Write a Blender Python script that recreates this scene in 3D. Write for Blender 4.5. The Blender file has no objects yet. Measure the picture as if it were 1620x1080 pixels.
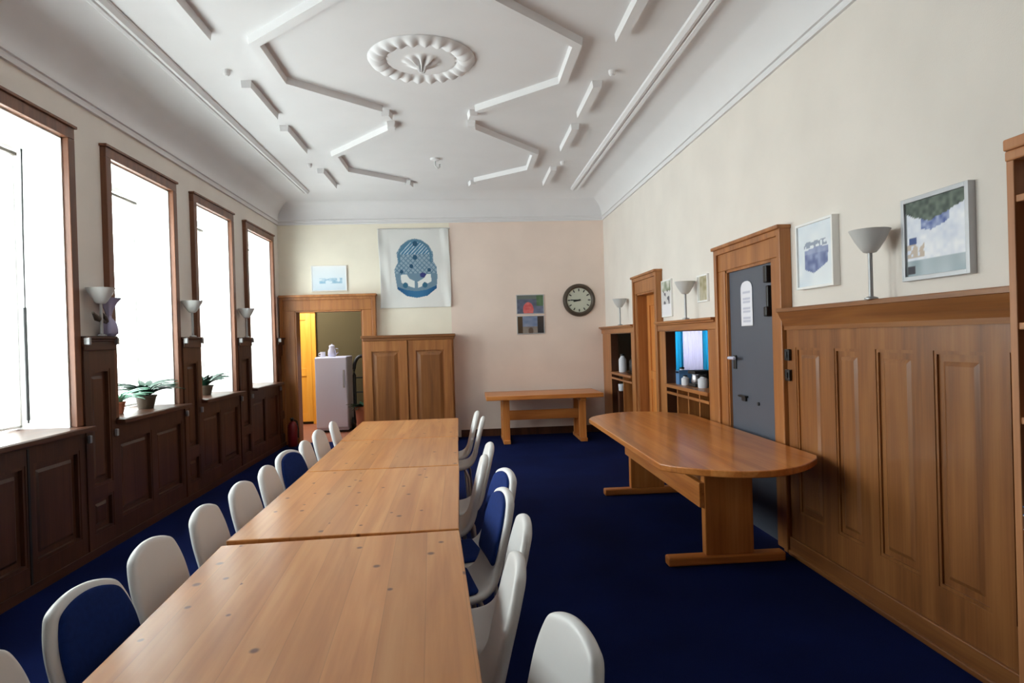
import bpy, bmesh, math, random
from mathutils import Vector, Matrix
random.seed(7)
PI = math.pi
SC = bpy.context.scene
COL = SC.collection

# ------------------------------------------------------------------ helpers
def lin(c):
    c /= 255.0
    return c / 12.92 if c <= 0.04045 else ((c + 0.055) / 1.055) ** 2.4
def rgb(r, g, b): return (lin(r), lin(g), lin(b), 1.0)

class MB:
    """collects shapes and links them as ONE mesh object"""
    def __init__(self): self.bm = bmesh.new()
    def box(self, x0, x1, y0, y1, z0, z1, rot=None):
        vs = [Vector((x, y, z)) for x in (x0, x1) for y in (y0, y1) for z in (z0, z1)]
        if rot is not None: vs = [rot @ v for v in vs]
        v = [self.bm.verts.new(p) for p in vs]
        for f in ((0,1,3,2),(4,6,7,5),(0,4,5,1),(2,3,7,6),(0,2,6,4),(1,5,7,3)):
            self.bm.faces.new([v[i] for i in f])
        return self
    def loft(self, rings, closed=True, cap=True):
        R = [[self.bm.verts.new(p) for p in r] for r in rings]
        n = len(R[0])
        for a, b in zip(R, R[1:]):
            for i in range(n if closed else n - 1):
                j = (i + 1) % n
                try: self.bm.faces.new((a[i], a[j], b[j], b[i]))
                except ValueError: pass
        if cap and closed:
            for r in (R[0], R[-1]):
                try: self.bm.faces.new(r)
                except ValueError: pass
        return self
    def lathe(self, prof, cx=0, cy=0, n=32, cap=True, f=None):
        rings = []
        for r, z in prof:
            ring = []
            for i in range(n):
                a = 2 * PI * i / n
                k = r * (f(a) if f else 1)
                ring.append(Vector((cx + k * math.cos(a), cy + k * math.sin(a), z)))
            rings.append(ring)
        return self.loft(rings, True, cap)
    def tube(self, pts, r, n=8):
        pts = [Vector(p) for p in pts]; rings = []
        for i, p in enumerate(pts):
            d = (pts[min(i + 1, len(pts) - 1)] - pts[max(i - 1, 0)]).normalized()
            u = d.cross(Vector((0, 0, 1)))
            if u.length < 1e-3: u = d.cross(Vector((1, 0, 0)))
            u.normalize(); w = u.cross(d)
            rr = r[i] if isinstance(r, (list, tuple)) else r
            rings.append([p + rr * (math.cos(2 * PI * k / n) * u + math.sin(2 * PI * k / n) * w) for k in range(n)])
        return self.loft(rings)
    def prism(self, poly, z0, z1):
        a = [self.bm.verts.new((x, y, z0)) for x, y in poly]
        b = [self.bm.verts.new((x, y, z1)) for x, y in poly]
        n = len(poly)
        for i in range(n):
            j = (i + 1) % n
            self.bm.faces.new((a[i], a[j], b[j], b[i]))
        self.bm.faces.new(a); self.bm.faces.new(b)
        return self
    def frustum(self, axis, c, d0, d1, u0, u1, z0, z1, ins):
        """raised field: base rectangle at c+d0, top rectangle inset by ins at c+d1; axis x or y, u runs along the wall"""
        def P(u, z, d): return Vector((c + d, u, z)) if axis == 'x' else Vector((u, c + d, z))
        A = [P(u0, z0, d0), P(u1, z0, d0), P(u1, z1, d0), P(u0, z1, d0)]
        B = [P(u0 + ins, z0 + ins, d1), P(u1 - ins, z0 + ins, d1), P(u1 - ins, z1 - ins, d1), P(u0 + ins, z1 - ins, d1)]
        return self.loft([A, B])
    def xform(self, m):
        bmesh.ops.transform(self.bm, matrix=m, verts=self.bm.verts); return self
    def build(self, name, mat=None, parent=None, bevel=0.0, smooth=None, seg=2):
        bmesh.ops.recalc_face_normals(self.bm, faces=self.bm.faces)
        me = bpy.data.meshes.new(name); self.bm.to_mesh(me); self.bm.free()
        if mat: me.materials.append(mat)
        o = bpy.data.objects.new(name, me); COL.objects.link(o)
        if parent: o.parent = parent
        if smooth is not None:
            for p in me.polygons: p.use_smooth = True
            me.set_sharp_from_angle(angle=math.radians(smooth))
        if bevel:
            m = o.modifiers.new('edge', 'BEVEL'); m.width = bevel; m.segments = seg; m.limit_method = 'ANGLE'
        return o

def tag(o, label=None, cat=None, group=None, kind=None):
    if label: o['label'] = label
    if cat: o['category'] = cat
    if group: o['group'] = group
    if kind: o['kind'] = kind
    return o
def thing(name, loc, label, cat, group=None, rz=0.0):
    o = bpy.data.objects.new(name, None); COL.objects.link(o)
    o.empty_display_size = 0.1
    o.location = loc; o.rotation_euler = (0, 0, rz)
    return tag(o, label, cat, group)
def struct(o): o['kind'] = 'structure'; return o
def copy_tree(o, parent=None):
    c = o.copy(); COL.objects.link(c); c.parent = parent
    for ch in list(o.children): copy_tree(ch, c)
    return c

# ------------------------------------------------------------------ materials
def newmat(name):
    m = bpy.data.materials.new(name); m.use_nodes = True
    nt = m.node_tree; b = nt.nodes['Principled BSDF']
    return m, nt, b
def N(nt, t, **kw):
    n = nt.nodes.new(t)
    for k, v in kw.items(): setattr(n, k, v)
    return n
def simple(name, col, rough=0.5, metal=0.0, spec=0.5, var=0.0, scale=8.0, bump=0.0, bscale=60.0):
    m, nt, b = newmat(name)
    b.inputs['Base Color'].default_value = col
    b.inputs['Roughness'].default_value = rough
    b.inputs['Metallic'].default_value = metal
    b.inputs['Specular IOR Level'].default_value = spec
    tc = N(nt, 'ShaderNodeTexCoord')
    if var:
        no = N(nt, 'ShaderNodeTexNoise'); no.inputs['Scale'].default_value = scale; no.inputs['Detail'].default_value = 4
        nt.links.new(tc.outputs['Object'], no.inputs['Vector'])
        mr = N(nt, 'ShaderNodeMapRange'); mr.inputs[1].default_value = .3; mr.inputs[2].default_value = .7
        mr.inputs[3].default_value = 1 - var; mr.inputs[4].default_value = 1 + var
        nt.links.new(no.outputs['Fac'], mr.inputs['Value'])
        mx = N(nt, 'ShaderNodeVectorMath', operation='SCALE'); mx.inputs[0].default_value = col[:3]
        nt.links.new(mr.outputs[0], mx.inputs['Scale']); nt.links.new(mx.outputs[0], b.inputs['Base Color'])
    if bump:
        n2 = N(nt, 'ShaderNodeTexNoise'); n2.inputs['Scale'].default_value = bscale; n2.inputs['Detail'].default_value = 3
        nt.links.new(tc.outputs['Object'], n2.inputs['Vector'])
        bp = N(nt, 'ShaderNodeBump'); bp.inputs['Strength'].default_value = bump; bp.inputs['Distance'].default_value = 0.005
        nt.links.new(n2.outputs['Fac'], bp.inputs['Height']); nt.links.new(bp.outputs[0], b.inputs['Normal'])
    return m

def wood(name, c1, c2, c3, grain='z', plank=None, across='x', knots=False, rough=0.42, coat=0.0, spec=0.4, fine=34.0):
    """stretched-noise wood grain; plank = board width along the 'across' axis"""
    m, nt, b = newmat(name); L = nt.links.new
    tc = N(nt, 'ShaderNodeTexCoord'); oi = N(nt, 'ShaderNodeObjectInfo')
    sep = N(nt, 'ShaderNodeSeparateXYZ'); L(tc.outputs['Object'], sep.inputs[0])
    ax = {'x': 0, 'y': 1, 'z': 2}
    off = N(nt, 'ShaderNodeMath', operation='MULTIPLY'); L(oi.outputs['Random'], off.inputs[0]); off.inputs[1].default_value = 37.0
    comb = N(nt, 'ShaderNodeCombineXYZ'); L(off.outputs[0], comb.inputs[0]); L(off.outputs[0], comb.inputs[1]); L(off.outputs[0], comb.inputs[2])
    vadd = N(nt, 'ShaderNodeVectorMath', operation='ADD'); L(tc.outputs['Object'], vadd.inputs[0])
    shift = comb.outputs[0]; wn = None
    if plank:
        dv = N(nt, 'ShaderNodeMath', operation='DIVIDE'); L(sep.outputs[ax[across]], dv.inputs[0]); dv.inputs[1].default_value = plank
        ad = N(nt, 'ShaderNodeMath', operation='ADD'); L(dv.outputs[0], ad.inputs[0]); L(off.outputs[0], ad.inputs[1])
        fl = N(nt, 'ShaderNodeMath', operation='FLOOR'); L(ad.outputs[0], fl.inputs[0])
        fr = N(nt, 'ShaderNodeMath', operation='FRACT'); L(ad.outputs[0], fr.inputs[0])
        wn = N(nt, 'ShaderNodeTexWhiteNoise', noise_dimensions='1D'); L(fl.outputs[0], wn.inputs['W'])
        sc = N(nt, 'ShaderNodeVectorMath', operation='SCALE'); L(wn.outputs['Color'], sc.inputs[0]); sc.inputs['Scale'].default_value = 9.0
        va2 = N(nt, 'ShaderNodeVectorMath', operation='ADD'); L(sc.outputs[0], va2.inputs[0]); L(comb.outputs[0], va2.inputs[1]); shift = va2.outputs[0]
    L(shift, vadd.inputs[1])
    mp = N(nt, 'ShaderNodeMapping'); L(vadd.outputs[0], mp.inputs[0])
    s = [9.0, 9.0, 9.0]; s[ax[grain]] = 0.7; mp.inputs['Scale'].default_value = s
    n1 = N(nt, 'ShaderNodeTexNoise'); n1.inputs['Scale'].default_value = 1.0; n1.inputs['Detail'].default_value = 5; n1.inputs['Distortion'].default_value = 0.8
    L(mp.outputs[0], n1.inputs['Vector'])
    mp2 = N(nt, 'ShaderNodeMapping'); L(vadd.outputs[0], mp2.inputs[0])
    s2 = [fine * 2.2] * 3; s2[ax[grain]] = 1.6; mp2.inputs['Scale'].default_value = s2
    n2 = N(nt, 'ShaderNodeTexNoise'); n2.inputs['Scale'].default_value = 1.0; n2.inputs['Detail'].default_value = 3
    L(mp2.outputs[0], n2.inputs['Vector'])
    mixf = N(nt, 'ShaderNodeMath', operation='MULTIPLY_ADD'); L(n2.outputs['Fac'], mixf.inputs[0]); mixf.inputs[1].default_value = 0.35
    sub = N(nt, 'ShaderNodeMath', operation='SUBTRACT'); L(n1.outputs['Fac'], sub.inputs[0]); sub.inputs[1].default_value = 0.175; L(sub.outputs[0], mixf.inputs[2])
    cr = N(nt, 'ShaderNodeValToRGB'); e = cr.color_ramp.elements
    e[0].position = 0.3; e[0].color = c1; e[1].position = 0.7; e[1].color = c3
    em = cr.color_ramp.elements.new(0.5); em.color = c2
    L(mixf.outputs[0], cr.inputs[0]); col = cr.outputs[0]
    if plank:
        mr = N(nt, 'ShaderNodeMapRange'); L(wn.outputs['Value'], mr.inputs['Value']); mr.inputs[3].default_value = 0.9; mr.inputs[4].default_value = 1.09
        vs = N(nt, 'ShaderNodeVectorMath', operation='SCALE'); L(col, vs.inputs[0]); L(mr.outputs[0], vs.inputs['Scale']); col = vs.outputs[0]
        pp = N(nt, 'ShaderNodeMath', operation='PINGPONG'); L(fr.outputs[0], pp.inputs[0]); pp.inputs[1].default_value = 0.5
        gm = N(nt, 'ShaderNodeMapRange'); L(pp.outputs[0], gm.inputs['Value']); gm.inputs[1].default_value = 0.0; gm.inputs[2].default_value = 0.018; gm.inputs[3].default_value = 0.8; gm.inputs[4].default_value = 1.0
        vs2 = N(nt, 'ShaderNodeVectorMath', operation='SCALE'); L(col, vs2.inputs[0]); L(gm.outputs[0], vs2.inputs['Scale']); col = vs2.outputs[0]
    if knots:
        mk = N(nt, 'ShaderNodeMapping'); L(vadd.outputs[0], mk.inputs[0])
        sk = [5.5, 5.5, 5.5]; sk[ax[grain]] = 4.6; mk.inputs['Scale'].default_value = sk
        vo = N(nt, 'ShaderNodeTexVoronoi', voronoi_dimensions='2D'); vo.inputs['Scale'].default_value = 1.0; L(mk.outputs[0], vo.inputs['Vector'])
        sc3 = N(nt, 'ShaderNodeSeparateColor'); L(vo.outputs['Color'], sc3.inputs[0])
        gt = N(nt, 'ShaderNodeMath', operation='GREATER_THAN'); L(sc3.outputs[0], gt.inputs[0]); gt.inputs[1].default_value = 0.42
        sz = N(nt, 'ShaderNodeMapRange'); L(sc3.outputs[1], sz.inputs['Value']); sz.inputs[3].default_value = 0.05; sz.inputs[4].default_value = 0.1
        dvd = N(nt, 'ShaderNodeMath', operation='DIVIDE'); L(vo.outputs['Distance'], dvd.inputs[0]); L(sz.outputs[0], dvd.inputs[1])
        km = N(nt, 'ShaderNodeMapRange', interpolation_type='SMOOTHSTEP'); L(dvd.outputs[0], km.inputs['Value']); km.inputs[1].default_value = 0.35; km.inputs[2].default_value = 1.0; km.inputs[3].default_value = 0.9; km.inputs[4].default_value = 0.0
        mu = N(nt, 'ShaderNodeMath', operation='MULTIPLY'); L(km.outputs[0], mu.inputs[0]); L(gt.outputs[0], mu.inputs[1])
        mx = N(nt, 'ShaderNodeMix', data_type='RGBA'); L(mu.outputs[0], mx.inputs['Factor']); L(col, mx.inputs['A']); mx.inputs['B'].default_value = rgb(100, 48, 20)
        col = mx.outputs['Result']
    L(col, b.inputs['Base Color'])
    b.inputs['Roughness'].default_value = rough; b.inputs['Specular IOR Level'].default_value = spec
    b.inputs['Coat Weight'].default_value = coat; b.inputs['Coat Roughness'].default_value = 0.18
    bp = N(nt, 'ShaderNodeBump'); bp.inputs['Strength'].default_value = 0.08; bp.inputs['Distance'].default_value = 0.004
    L(n2.outputs['Fac'], bp.inputs['Height']); L(bp.outputs[0], b.inputs['Normal'])
    return m

OAK = (rgb(116, 70, 35), rgb(135, 84, 42), rgb(151, 98, 52))  # browner oak, darkened as well to stand in for shade low on the wainscot
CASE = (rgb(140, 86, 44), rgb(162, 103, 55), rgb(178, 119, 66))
M = {}
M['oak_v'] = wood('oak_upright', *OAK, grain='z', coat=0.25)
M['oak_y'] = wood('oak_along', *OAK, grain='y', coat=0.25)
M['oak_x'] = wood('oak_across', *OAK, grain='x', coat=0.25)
M['casing'] = wood('window_casing_oak', rgb(96, 60, 42), rgb(116, 74, 52), rgb(132, 86, 60), grain='z', coat=0.1)
M['case_v'] = wood('casing_oak_upright', *CASE, grain='z', coat=0.2)
M['case_y'] = wood('casing_oak_along', *CASE, grain='y', coat=0.2)
DK = (rgb(60, 33, 20), rgb(74, 42, 26), rgb(88, 52, 32))  # oak with the shade of the window wall put into its colour
M['dark_v'] = wood('shaded_oak_upright', *DK, grain='z', coat=0.15)
M['dark_y'] = wood('shaded_oak_along', *DK, grain='y', coat=0.15)
PINE = (rgb(186, 116, 56), rgb(203, 134, 71), rgb(215, 150, 87))
M['pine'] = wood('pine_boards', *PINE, grain='y', plank=0.118, across='x', knots=True, rough=0.4, coat=0.4, fine=22)
M['pine_v'] = wood('pine_upright', *PINE, grain='z', rough=0.45)
HONEY = (rgb(178, 104, 46), rgb(200, 124, 60), rgb(214, 142, 76))
M['honey_y'] = wood('honey_boards_along', *HONEY, grain='y', plank=0.15, across='x', rough=0.3, coat=0.5)
M['honey_x'] = wood('honey_boards_across', *HONEY, grain='x', plank=0.15, across='y', rough=0.4, coat=0.2)
M['honey_v'] = wood('honey_upright', *HONEY, grain='z', rough=0.4, coat=0.2)
M['shelf'] = wood('bookcase_pine', rgb(168, 108, 66), rgb(186, 126, 82), rgb(200, 142, 96), grain='z')
M['yellowpine'] = wood('yellow_pine', rgb(226, 150, 40), rgb(236, 164, 52), rgb(242, 178, 70), grain='z')
M['ceil'] = simple('ceiling_paint', rgb(226, 225, 226), 0.9, var=0.015, scale=3, spec=0.2)
def wallpaint(name, col):
    return simple(name, col, 0.92, var=0.035, scale=2.2, bump=0.12, bscale=140, spec=0.2)
M['wall'] = wallpaint('cream_wallpaper', rgb(228, 221, 213))
M['wallback'] = wallpaint('peach_wallpaper', rgb(237, 219, 207))
M['wallback2'] = wallpaint('cream_back_wallpaper', rgb(240, 234, 218))
M['plaster_white'] = simple('white_gloss_paint', rgb(240, 240, 238), 0.5)
M['hallwall'] = wallpaint('olive_hall_paint', rgb(92, 82, 56))
M['roomwall'] = wallpaint('beige_room_paint', rgb(140, 128, 110))
M['chair'] = simple('white_chair_plastic', rgb(226, 226, 226), 0.36, var=0.01)
M['chairmetal'] = simple('chair_leg_steel', rgb(170, 170, 172), 0.3, metal=0.8)
M['navy'] = simple('navy_upholstery', rgb(17, 44, 108), 0.9, var=0.12, scale=60, bump=0.3, bscale=400, spec=0.2)
M['black'] = simple('black_plastic', rgb(22, 22, 24), 0.45)
M['greydoor'] = simple('slate_door_paint', rgb(82, 88, 100), 0.42, var=0.02)
M['steel'] = simple('brushed_steel', rgb(200, 200, 205), 0.3, metal=0.9)
M['frost'] = simple('frosted_lamp_glass', rgb(206, 206, 204), 0.45)
M['lampmetal'] = simple('pale_lamp_metal', rgb(158, 158, 160), 0.4, metal=0.5)
M['white'] = simple('white_enamel', rgb(214, 218, 240), 0.35)
M['paper'] = simple('white_paper', rgb(226, 228, 236), 0.85)
M['red'] = simple('red_enamel', rgb(120, 18, 26), 0.35)
M['leaf'] = simple('dark_leaf', rgb(20, 66, 48), 0.45, var=0.25, scale=14)
M['leaf2'] = simple('pale_leaf', rgb(120, 176, 150), 0.5, var=0.2, scale=14)
M['terra'] = simple('terracotta', rgb(150, 84, 58), 0.8, var=0.08)
M['hallfloor'] = simple('terracotta_tiles', rgb(150, 92, 66), 0.6, var=0.1, scale=5)
M['frame_silver'] = simple('silver_frame', rgb(186, 188, 192), 0.4, metal=0.4)
M['clockframe'] = simple('dark_bronze', rgb(74, 62, 50), 0.45, var=0.1, scale=20)
M['clockface'] = simple('aged_clock_face', rgb(200, 202, 186), 0.7)
M['lilac'] = simple('lilac_glass', rgb(170, 164, 196), 0.4)
M['soil'] = simple('potting_soil', rgb(40, 30, 24), 0.95)
M['bluebox'] = simple('blue_card', rgb(84, 128, 176), 0.6)
M['board'] = simple('ochre_board', rgb(176, 120, 54), 0.6)

# carpet
m, nt, b = newmat('navy_carpet'); L = nt.links.new
tc = N(nt, 'ShaderNodeTexCoord'); n1 = N(nt, 'ShaderNodeTexNoise'); n1.inputs['Scale'].default_value = 320; n1.inputs['Detail'].default_value = 2
L(tc.outputs['Object'], n1.inputs['Vector'])
n2 = N(nt, 'ShaderNodeTexNoise'); n2.inputs['Scale'].default_value = 1.6; n2.inputs['Detail'].default_value = 4; L(tc.outputs['Object'], n2.inputs['Vector'])
ad = N(nt, 'ShaderNodeMath', operation='MULTIPLY_ADD'); L(n2.outputs['Fac'], ad.inputs[0]); ad.inputs[1].default_value = 0.4; L(n1.outputs['Fac'], ad.inputs[2])
cr = N(nt, 'ShaderNodeValToRGB'); cr.color_ramp.elements[0].position = .4; cr.color_ramp.elements[0].color = rgb(6, 9, 25)
cr.color_ramp.elements[1].position = 1.0; cr.color_ramp.elements[1].color = rgb(21, 35, 90)
L(ad.outputs[0], cr.inputs[0]); L(cr.outputs[0], b.inputs['Base Color'])
b.inputs['Roughness'].default_value = 1.0; b.inputs['Specular IOR Level'].default_value = 0.05
bp = N(nt, 'ShaderNodeBump'); bp.inputs['Strength'].default_value = 0.4; bp.inputs['Distance'].default_value = 0.004
L(n1.outputs['Fac'], bp.inputs['Height']); L(bp.outputs[0], b.inputs['Normal'])
M['carpet'] = m

# window glass: clear, with a faint mirror sheen
m, nt, b = newmat('window_glass'); L = nt.links.new
nt.nodes.remove(b); out = nt.nodes['Material Output']
tr = N(nt, 'ShaderNodeBsdfTransparent'); tr.inputs[0].default_value = (0.95, 0.98, 0.97, 1)
gl = N(nt, 'ShaderNodeBsdfGlossy'); gl.inputs['Roughness'].default_value = 0.02
mx = N(nt, 'ShaderNodeMixShader'); mx.inputs[0].default_value = 0.06
L(tr.outputs[0], mx.inputs[1]); L(gl.outputs[0], mx.inputs[2]); L(mx.outputs[0], out.inputs[0])
M['glass'] = m
# thin curtains that let daylight through
def cloth(name, col, tcol):
    m, nt, b = newmat(name); L = nt.links.new
    b.inputs['Base Color'].default_value = col; b.inputs['Roughness'].default_value = 0.9
    t = N(nt, 'ShaderNodeBsdfTranslucent'); t.inputs[0].default_value = tcol
    mx = N(nt, 'ShaderNodeMixShader'); mx.inputs[0].default_value = 0.6
    wv = N(nt, 'ShaderNodeTexNoise'); wv.inputs['Scale'].default_value = 300
    bp = N(nt, 'ShaderNodeBump'); bp.inputs['Strength'].default_value = .1; L(wv.outputs['Fac'], bp.inputs['Height']); L(bp.outputs[0], b.inputs['Normal'])
    L(b.outputs[0], mx.inputs[1]); L(t.outputs[0], mx.inputs[2]); L(mx.outputs[0], nt.nodes['Material Output'].inputs[0])
    return m
M['bluecurtain'] = cloth('blue_curtain', rgb(70, 160, 200), (.10, .44, .60, 1))
M['voile'] = cloth('white_voile', rgb(225, 222, 235), (.52, .5, .6, 1))
# printed pictures: colour attribute
def printed(name, rough=0.6):
    m, nt, b = newmat(name)
    at = N(nt, 'ShaderNodeAttribute'); at.attribute_name = 'print'
    nt.links.new(at.outputs['Color'], b.inputs['Base Color'])
    b.inputs['Roughness'].default_value = rough
    return m
M['print'] = printed('printed_paper', 0.55)
M['clothprint'] = printed('printed_cloth', 0.95)

def paint(name, mat, w, h, nx, ny, func, parent, place, thick=0.0):
    """a flat printed sheet: func(u,v)->(r,g,b) in 0..255; place(u,v)->local point"""
    bm = bmesh.new(); lay = bm.verts.layers.float_color.new('print'); G = []
    for j in range(ny + 1):
        row = []
        for i in range(nx + 1):
            u, v = i / nx, j / ny
            q = bm.verts.new(place(u, v)); q[lay] = rgb(*func(u, v)); row.append(q)
        G.append(row)
    for j in range(ny):
        for i in range(nx): bm.faces.new((G[j][i], G[j][i+1], G[j+1][i+1], G[j+1][i]))
    bmesh.ops.recalc_face_normals(bm, faces=bm.faces)
    me = bpy.data.meshes.new(name); bm.to_mesh(me); bm.free(); me.materials.append(mat)
    for p in me.polygons: p.use_smooth = True
    o = bpy.data.objects.new(name, me); COL.objects.link(o); o.parent = parent
    if thick:
        md = o.modifiers.new('cloth', 'SOLIDIFY'); md.thickness = thick; md.offset = 0
    return o
def inpoly(x, y, P):
    c = False; n = len(P)
    for i in range(n):
        x1, y1 = P[i]; x2, y2 = P[(i + 1) % n]
        if (y1 > y) != (y2 > y) and x < (x2 - x1) * (y - y1) / (y2 - y1) + x1: c = not c
    return c

# ------------------------------------------------------------------ the room
XL, XR, YB, YF = -2.78, 2.20, 9.96, -2.2
CZ, WZ = 3.70, 3.32
WL = -2.72      # face of the panelling, window side
WRF = 2.145      # face of the panelling, door side

def wall_cells(mb, axis, c0, c1, u0, u1, z0, z1, holes):
    us = sorted({u0, u1, *[h[0] for h in holes], *[h[1] for h in holes]})
    zs = sorted({z0, z1, *[h[2] for h in holes], *[h[3] for h in holes]})
    us = [u for u in us if u0 <= u <= u1]; zs = [z for z in zs if z0 <= z <= z1]
    for a, b_ in zip(us, us[1:]):
        run = None
        for c, d in zip(zs, zs[1:]):
            mu, mz = (a + b_) / 2, (c + d) / 2
            if any(h[0] < mu < h[1] and h[2] < mz < h[3] for h in holes):
                if run: emit(mb, axis, c0, c1, a, b_, *run); run = None
            else:
                run = (run[0], d) if run else (c, d)
        if run: emit(mb, axis, c0, c1, a, b_, *run)
def emit(mb, axis, c0, c1, a, b_, c, d):
    if axis == 'x': mb.box(c0, c1, a, b_, c, d)
    else: mb.box(a, b_, c0, c1, c, d)

WIN = [(2.08, 3.13), (3.68, 4.74), (5.29, 6.37), (6.91, 7.91), (8.49, 9.54)]
WZ0, WZ1 = 0.965, 3.0
mb = MB(); wall_cells(mb, 'x', -3.20, XL, YF - .2, YB + .15, 0, 3.9, [(a, b_, WZ0 - .02, WZ1 + .01) for a, b_ in WIN])
struct(mb.build('wall_left', M['wall']))
D1 = (4.36, 5.16, 0, 2.0)        # slate door
D2 = (7.16, 7.92, 0, 2.0)        # wooden door
H1 = (5.58, 6.80, 0.50, 1.525)   # hatch
H2 = (8.24, 9.42, 0.30, 1.525)
mb = MB(); wall_cells(mb, 'x', XR, XR + .05, YF - .2, YB + .15, 0, 3.9, [D1, D2, H1, H2])
struct(mb.build('wall_right', M['wall']))
DB = (-2.54, -1.54, 0, 2.0)
mb = MB(); wall_cells(mb, 'y', YB, YB + .14, XL, -.2, 0, 3.9, [DB])
wall_cells(mb, 'y', YB, YB + .14, -.2, XR, 0, 3.9, [])
o = mb.build('wall_back', M['wallback']); struct(o); o.data.materials.append(M['wallback2'])
for p in o.data.polygons:
    if p.center.x < -.2: p.material_index = 1
mb = MB(); mb.box(XL, XR, YF - .2, YF, 0, 3.9); struct(mb.build('wall_front', M['wall']))
mb = MB(); mb.box(-3.2, XR + .14, YF - .2, YB + .05, -.12, 0); struct(mb.build('floor', M['carpet']))

# ceiling: flat field with a cove all round
cwL, cwR, cwB, cwF = 0.52, 0.47, 0.46, 0.5
mb = MB()
mb.box(XL - .3, XR + .14, YF - .2, YB + .15, 3.9, 4.0)
def loop(t, z):
    return [Vector((XL + t * cwL, YF + t * cwF, z)), Vector((XR - t * cwR, YF + t * cwF, z)),
            Vector((XR - t * cwR, YB - t * cwB, z)), Vector((XL + t * cwL, YB - t * cwB, z))]
R_ = [mb.bm.verts.new(p) for p in loop(1, CZ)]
mb.bm.faces.new(R_)
struct(mb.build('ceiling', M['ceil']))
mb = MB(); prof = [(0, 3.30), (.045, 3.30), (.05, 3.318), (.03, 3.325), (.045, 3.345), (.075, 3.35), (.08, 3.365), (.05, 3.372)]
for k in range(13):
    a = PI / 2 * k / 12
    prof.append((.05 + .95 * (1 - math.cos(a)), 3.372 + (CZ - 3.372) * math.sin(a)))
mb.loft([loop(t, z) for t, z in prof], True, False)
struct(mb.build('trim_1', M['ceil'], smooth=40))
# two ridged strips along the sides of the flat field
def strip(x0, x1, name):
    mb = MB(); w = x1 - x0; P = [(x0, CZ + .01), (x0, CZ - .025), (x0 + .22 * w, CZ - .045), (x0 + .42 * w, CZ - .04), (x0 + .5 * w, CZ - .018), (x0 + .58 * w, CZ - .04), (x0 + .8 * w, CZ - .045), (x1, CZ - .02), (x1, CZ + .01)]
    mb.loft([[Vector((x, y, z)) for x, z in P] for y in (YF + .6, YB - .5)])
    return struct(mb.build(name, M['ceil']))
strip(-2.29, -2.17, 'trim_2'); strip(1.62, 1.75, 'trim_3')

# broken octagon of plaster bars
CX = -0.275
def bars(mb, pts, w=0.085, d=0.058):
    pts = [Vector(p) for p in pts]; n = len(pts); A = []
    for i, p in enumerate(pts):
        if i == 0: t = (pts[1] - p).normalized(); k = 1
        elif i == n - 1: t = (p - pts[i - 1]).normalized(); k = 1
        else:
            a = (p - pts[i - 1]).normalized(); c = (pts[i + 1] - p).normalized(); t = (a + c).normalized(); k = 1 / max(.4, t.dot(a))
        nrm = Vector((-t.y, t.x)) * (w / 2 * k)
        A.append((p + nrm, p - nrm))
    s = 0.82
    rings = []
    for (l, r), p in zip(A, pts):
        rings.append([Vector((l.x, l.y, CZ + .01)), Vector((p.x + (l.x - p.x) * s, p.y + (l.y - p.y) * s, CZ - d)), Vector((p.x + (r.x - p.x) * s, p.y + (r.y - p.y) * s, CZ - d)), Vector((r.x, r.y, CZ + .01))])
    mb.loft(rings)
for s in (-1, 1):
    g = lambda *q: [(CX + s * h, y) for h, y in q]
    mb = MB()
    bars(mb, g((.455, 4.07), (1.165, 4.73), (1.165, 5.44), (.455, 6.11)))
    bars(mb, g((.42, 6.20), (.40, 6.33)))
    bars(mb, g((.40, 6.50), (.41, 6.63), (1.16, 7.55), (1.16, 8.23), (.48, 8.84)))
    bars(mb, g((.45, 8.93), (.42, 9.08)))
    bars(mb, g((.42, 3.98), (.40, 3.85)))
    struct(mb.build('trim_4' if s < 0 else 'trim_5', M['ceil']))
    mb = MB()
    for y0, y1 in ((3.88, 4.66), (5.5, 6.28), (6.62, 7.42), (8.26, 9.09), (2.2, 3.5)): bars(mb, g((1.475, y0), (1.475, y1)), 0.09, 0.06)
    for y in (5.3, 8.05):
        mb.lathe([(.032, CZ + .005), (.028, CZ - .03), (.014, CZ - .045)], CX + s * 1.56, y, 12)
    struct(mb.build('trim_6' if s < 0 else 'trim_7', M['ceil']))
# rosette
mb = MB(); rings = []; nT = 144
for k in range(33):
    r = .415 * k / 32 + .002
    ring = []
    for i in range(nT):
        a = 2 * PI * i / nT; rib = 0.5 + 0.5 * math.cos(22 * a)
        if r > .27: q = (r - .27) / .145; h = .055 * math.sin(PI * min(1, q)) ** .7 * (.45 + .55 * rib)
        elif r > .15: h = .012
        else: h = .012 + .06 * (math.cos(PI / 2 * r / .15)) * (.55 + .45 * math.cos(8 * a)) + (.03 if r < .03 else 0)
        ring.append(Vector((CX + r * math.cos(a), 5.09 + r * math.sin(a), CZ - .002 - h)))
    rings.append(ring)
mb.loft(rings)
o = mb.build('ceiling_rosette', M['ceil'], smooth=60)
tag(o, 'round white plaster rosette with ribbed rim in the centre of the ceiling', 'ceiling rose')
# small ceiling hook
t = thing('ceiling_hook', (-.30, 7.86, CZ), 'small white hook with round plate on the ceiling beyond the rosette', 'hook')
mb = MB(); mb.lathe([(.06, 0), (.055, -.02), (.02, -.035)], n=16); mb.build('plate', M['ceil'], t, smooth=40)
mb = MB(); mb.tube([(0, 0, -.03), (0, 0, -.09), (.03, 0, -.12), (.055, 0, -.1), (.055, 0, -.07)], .010); mb.build('hook', M['frost'], t, smooth=60)

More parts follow.
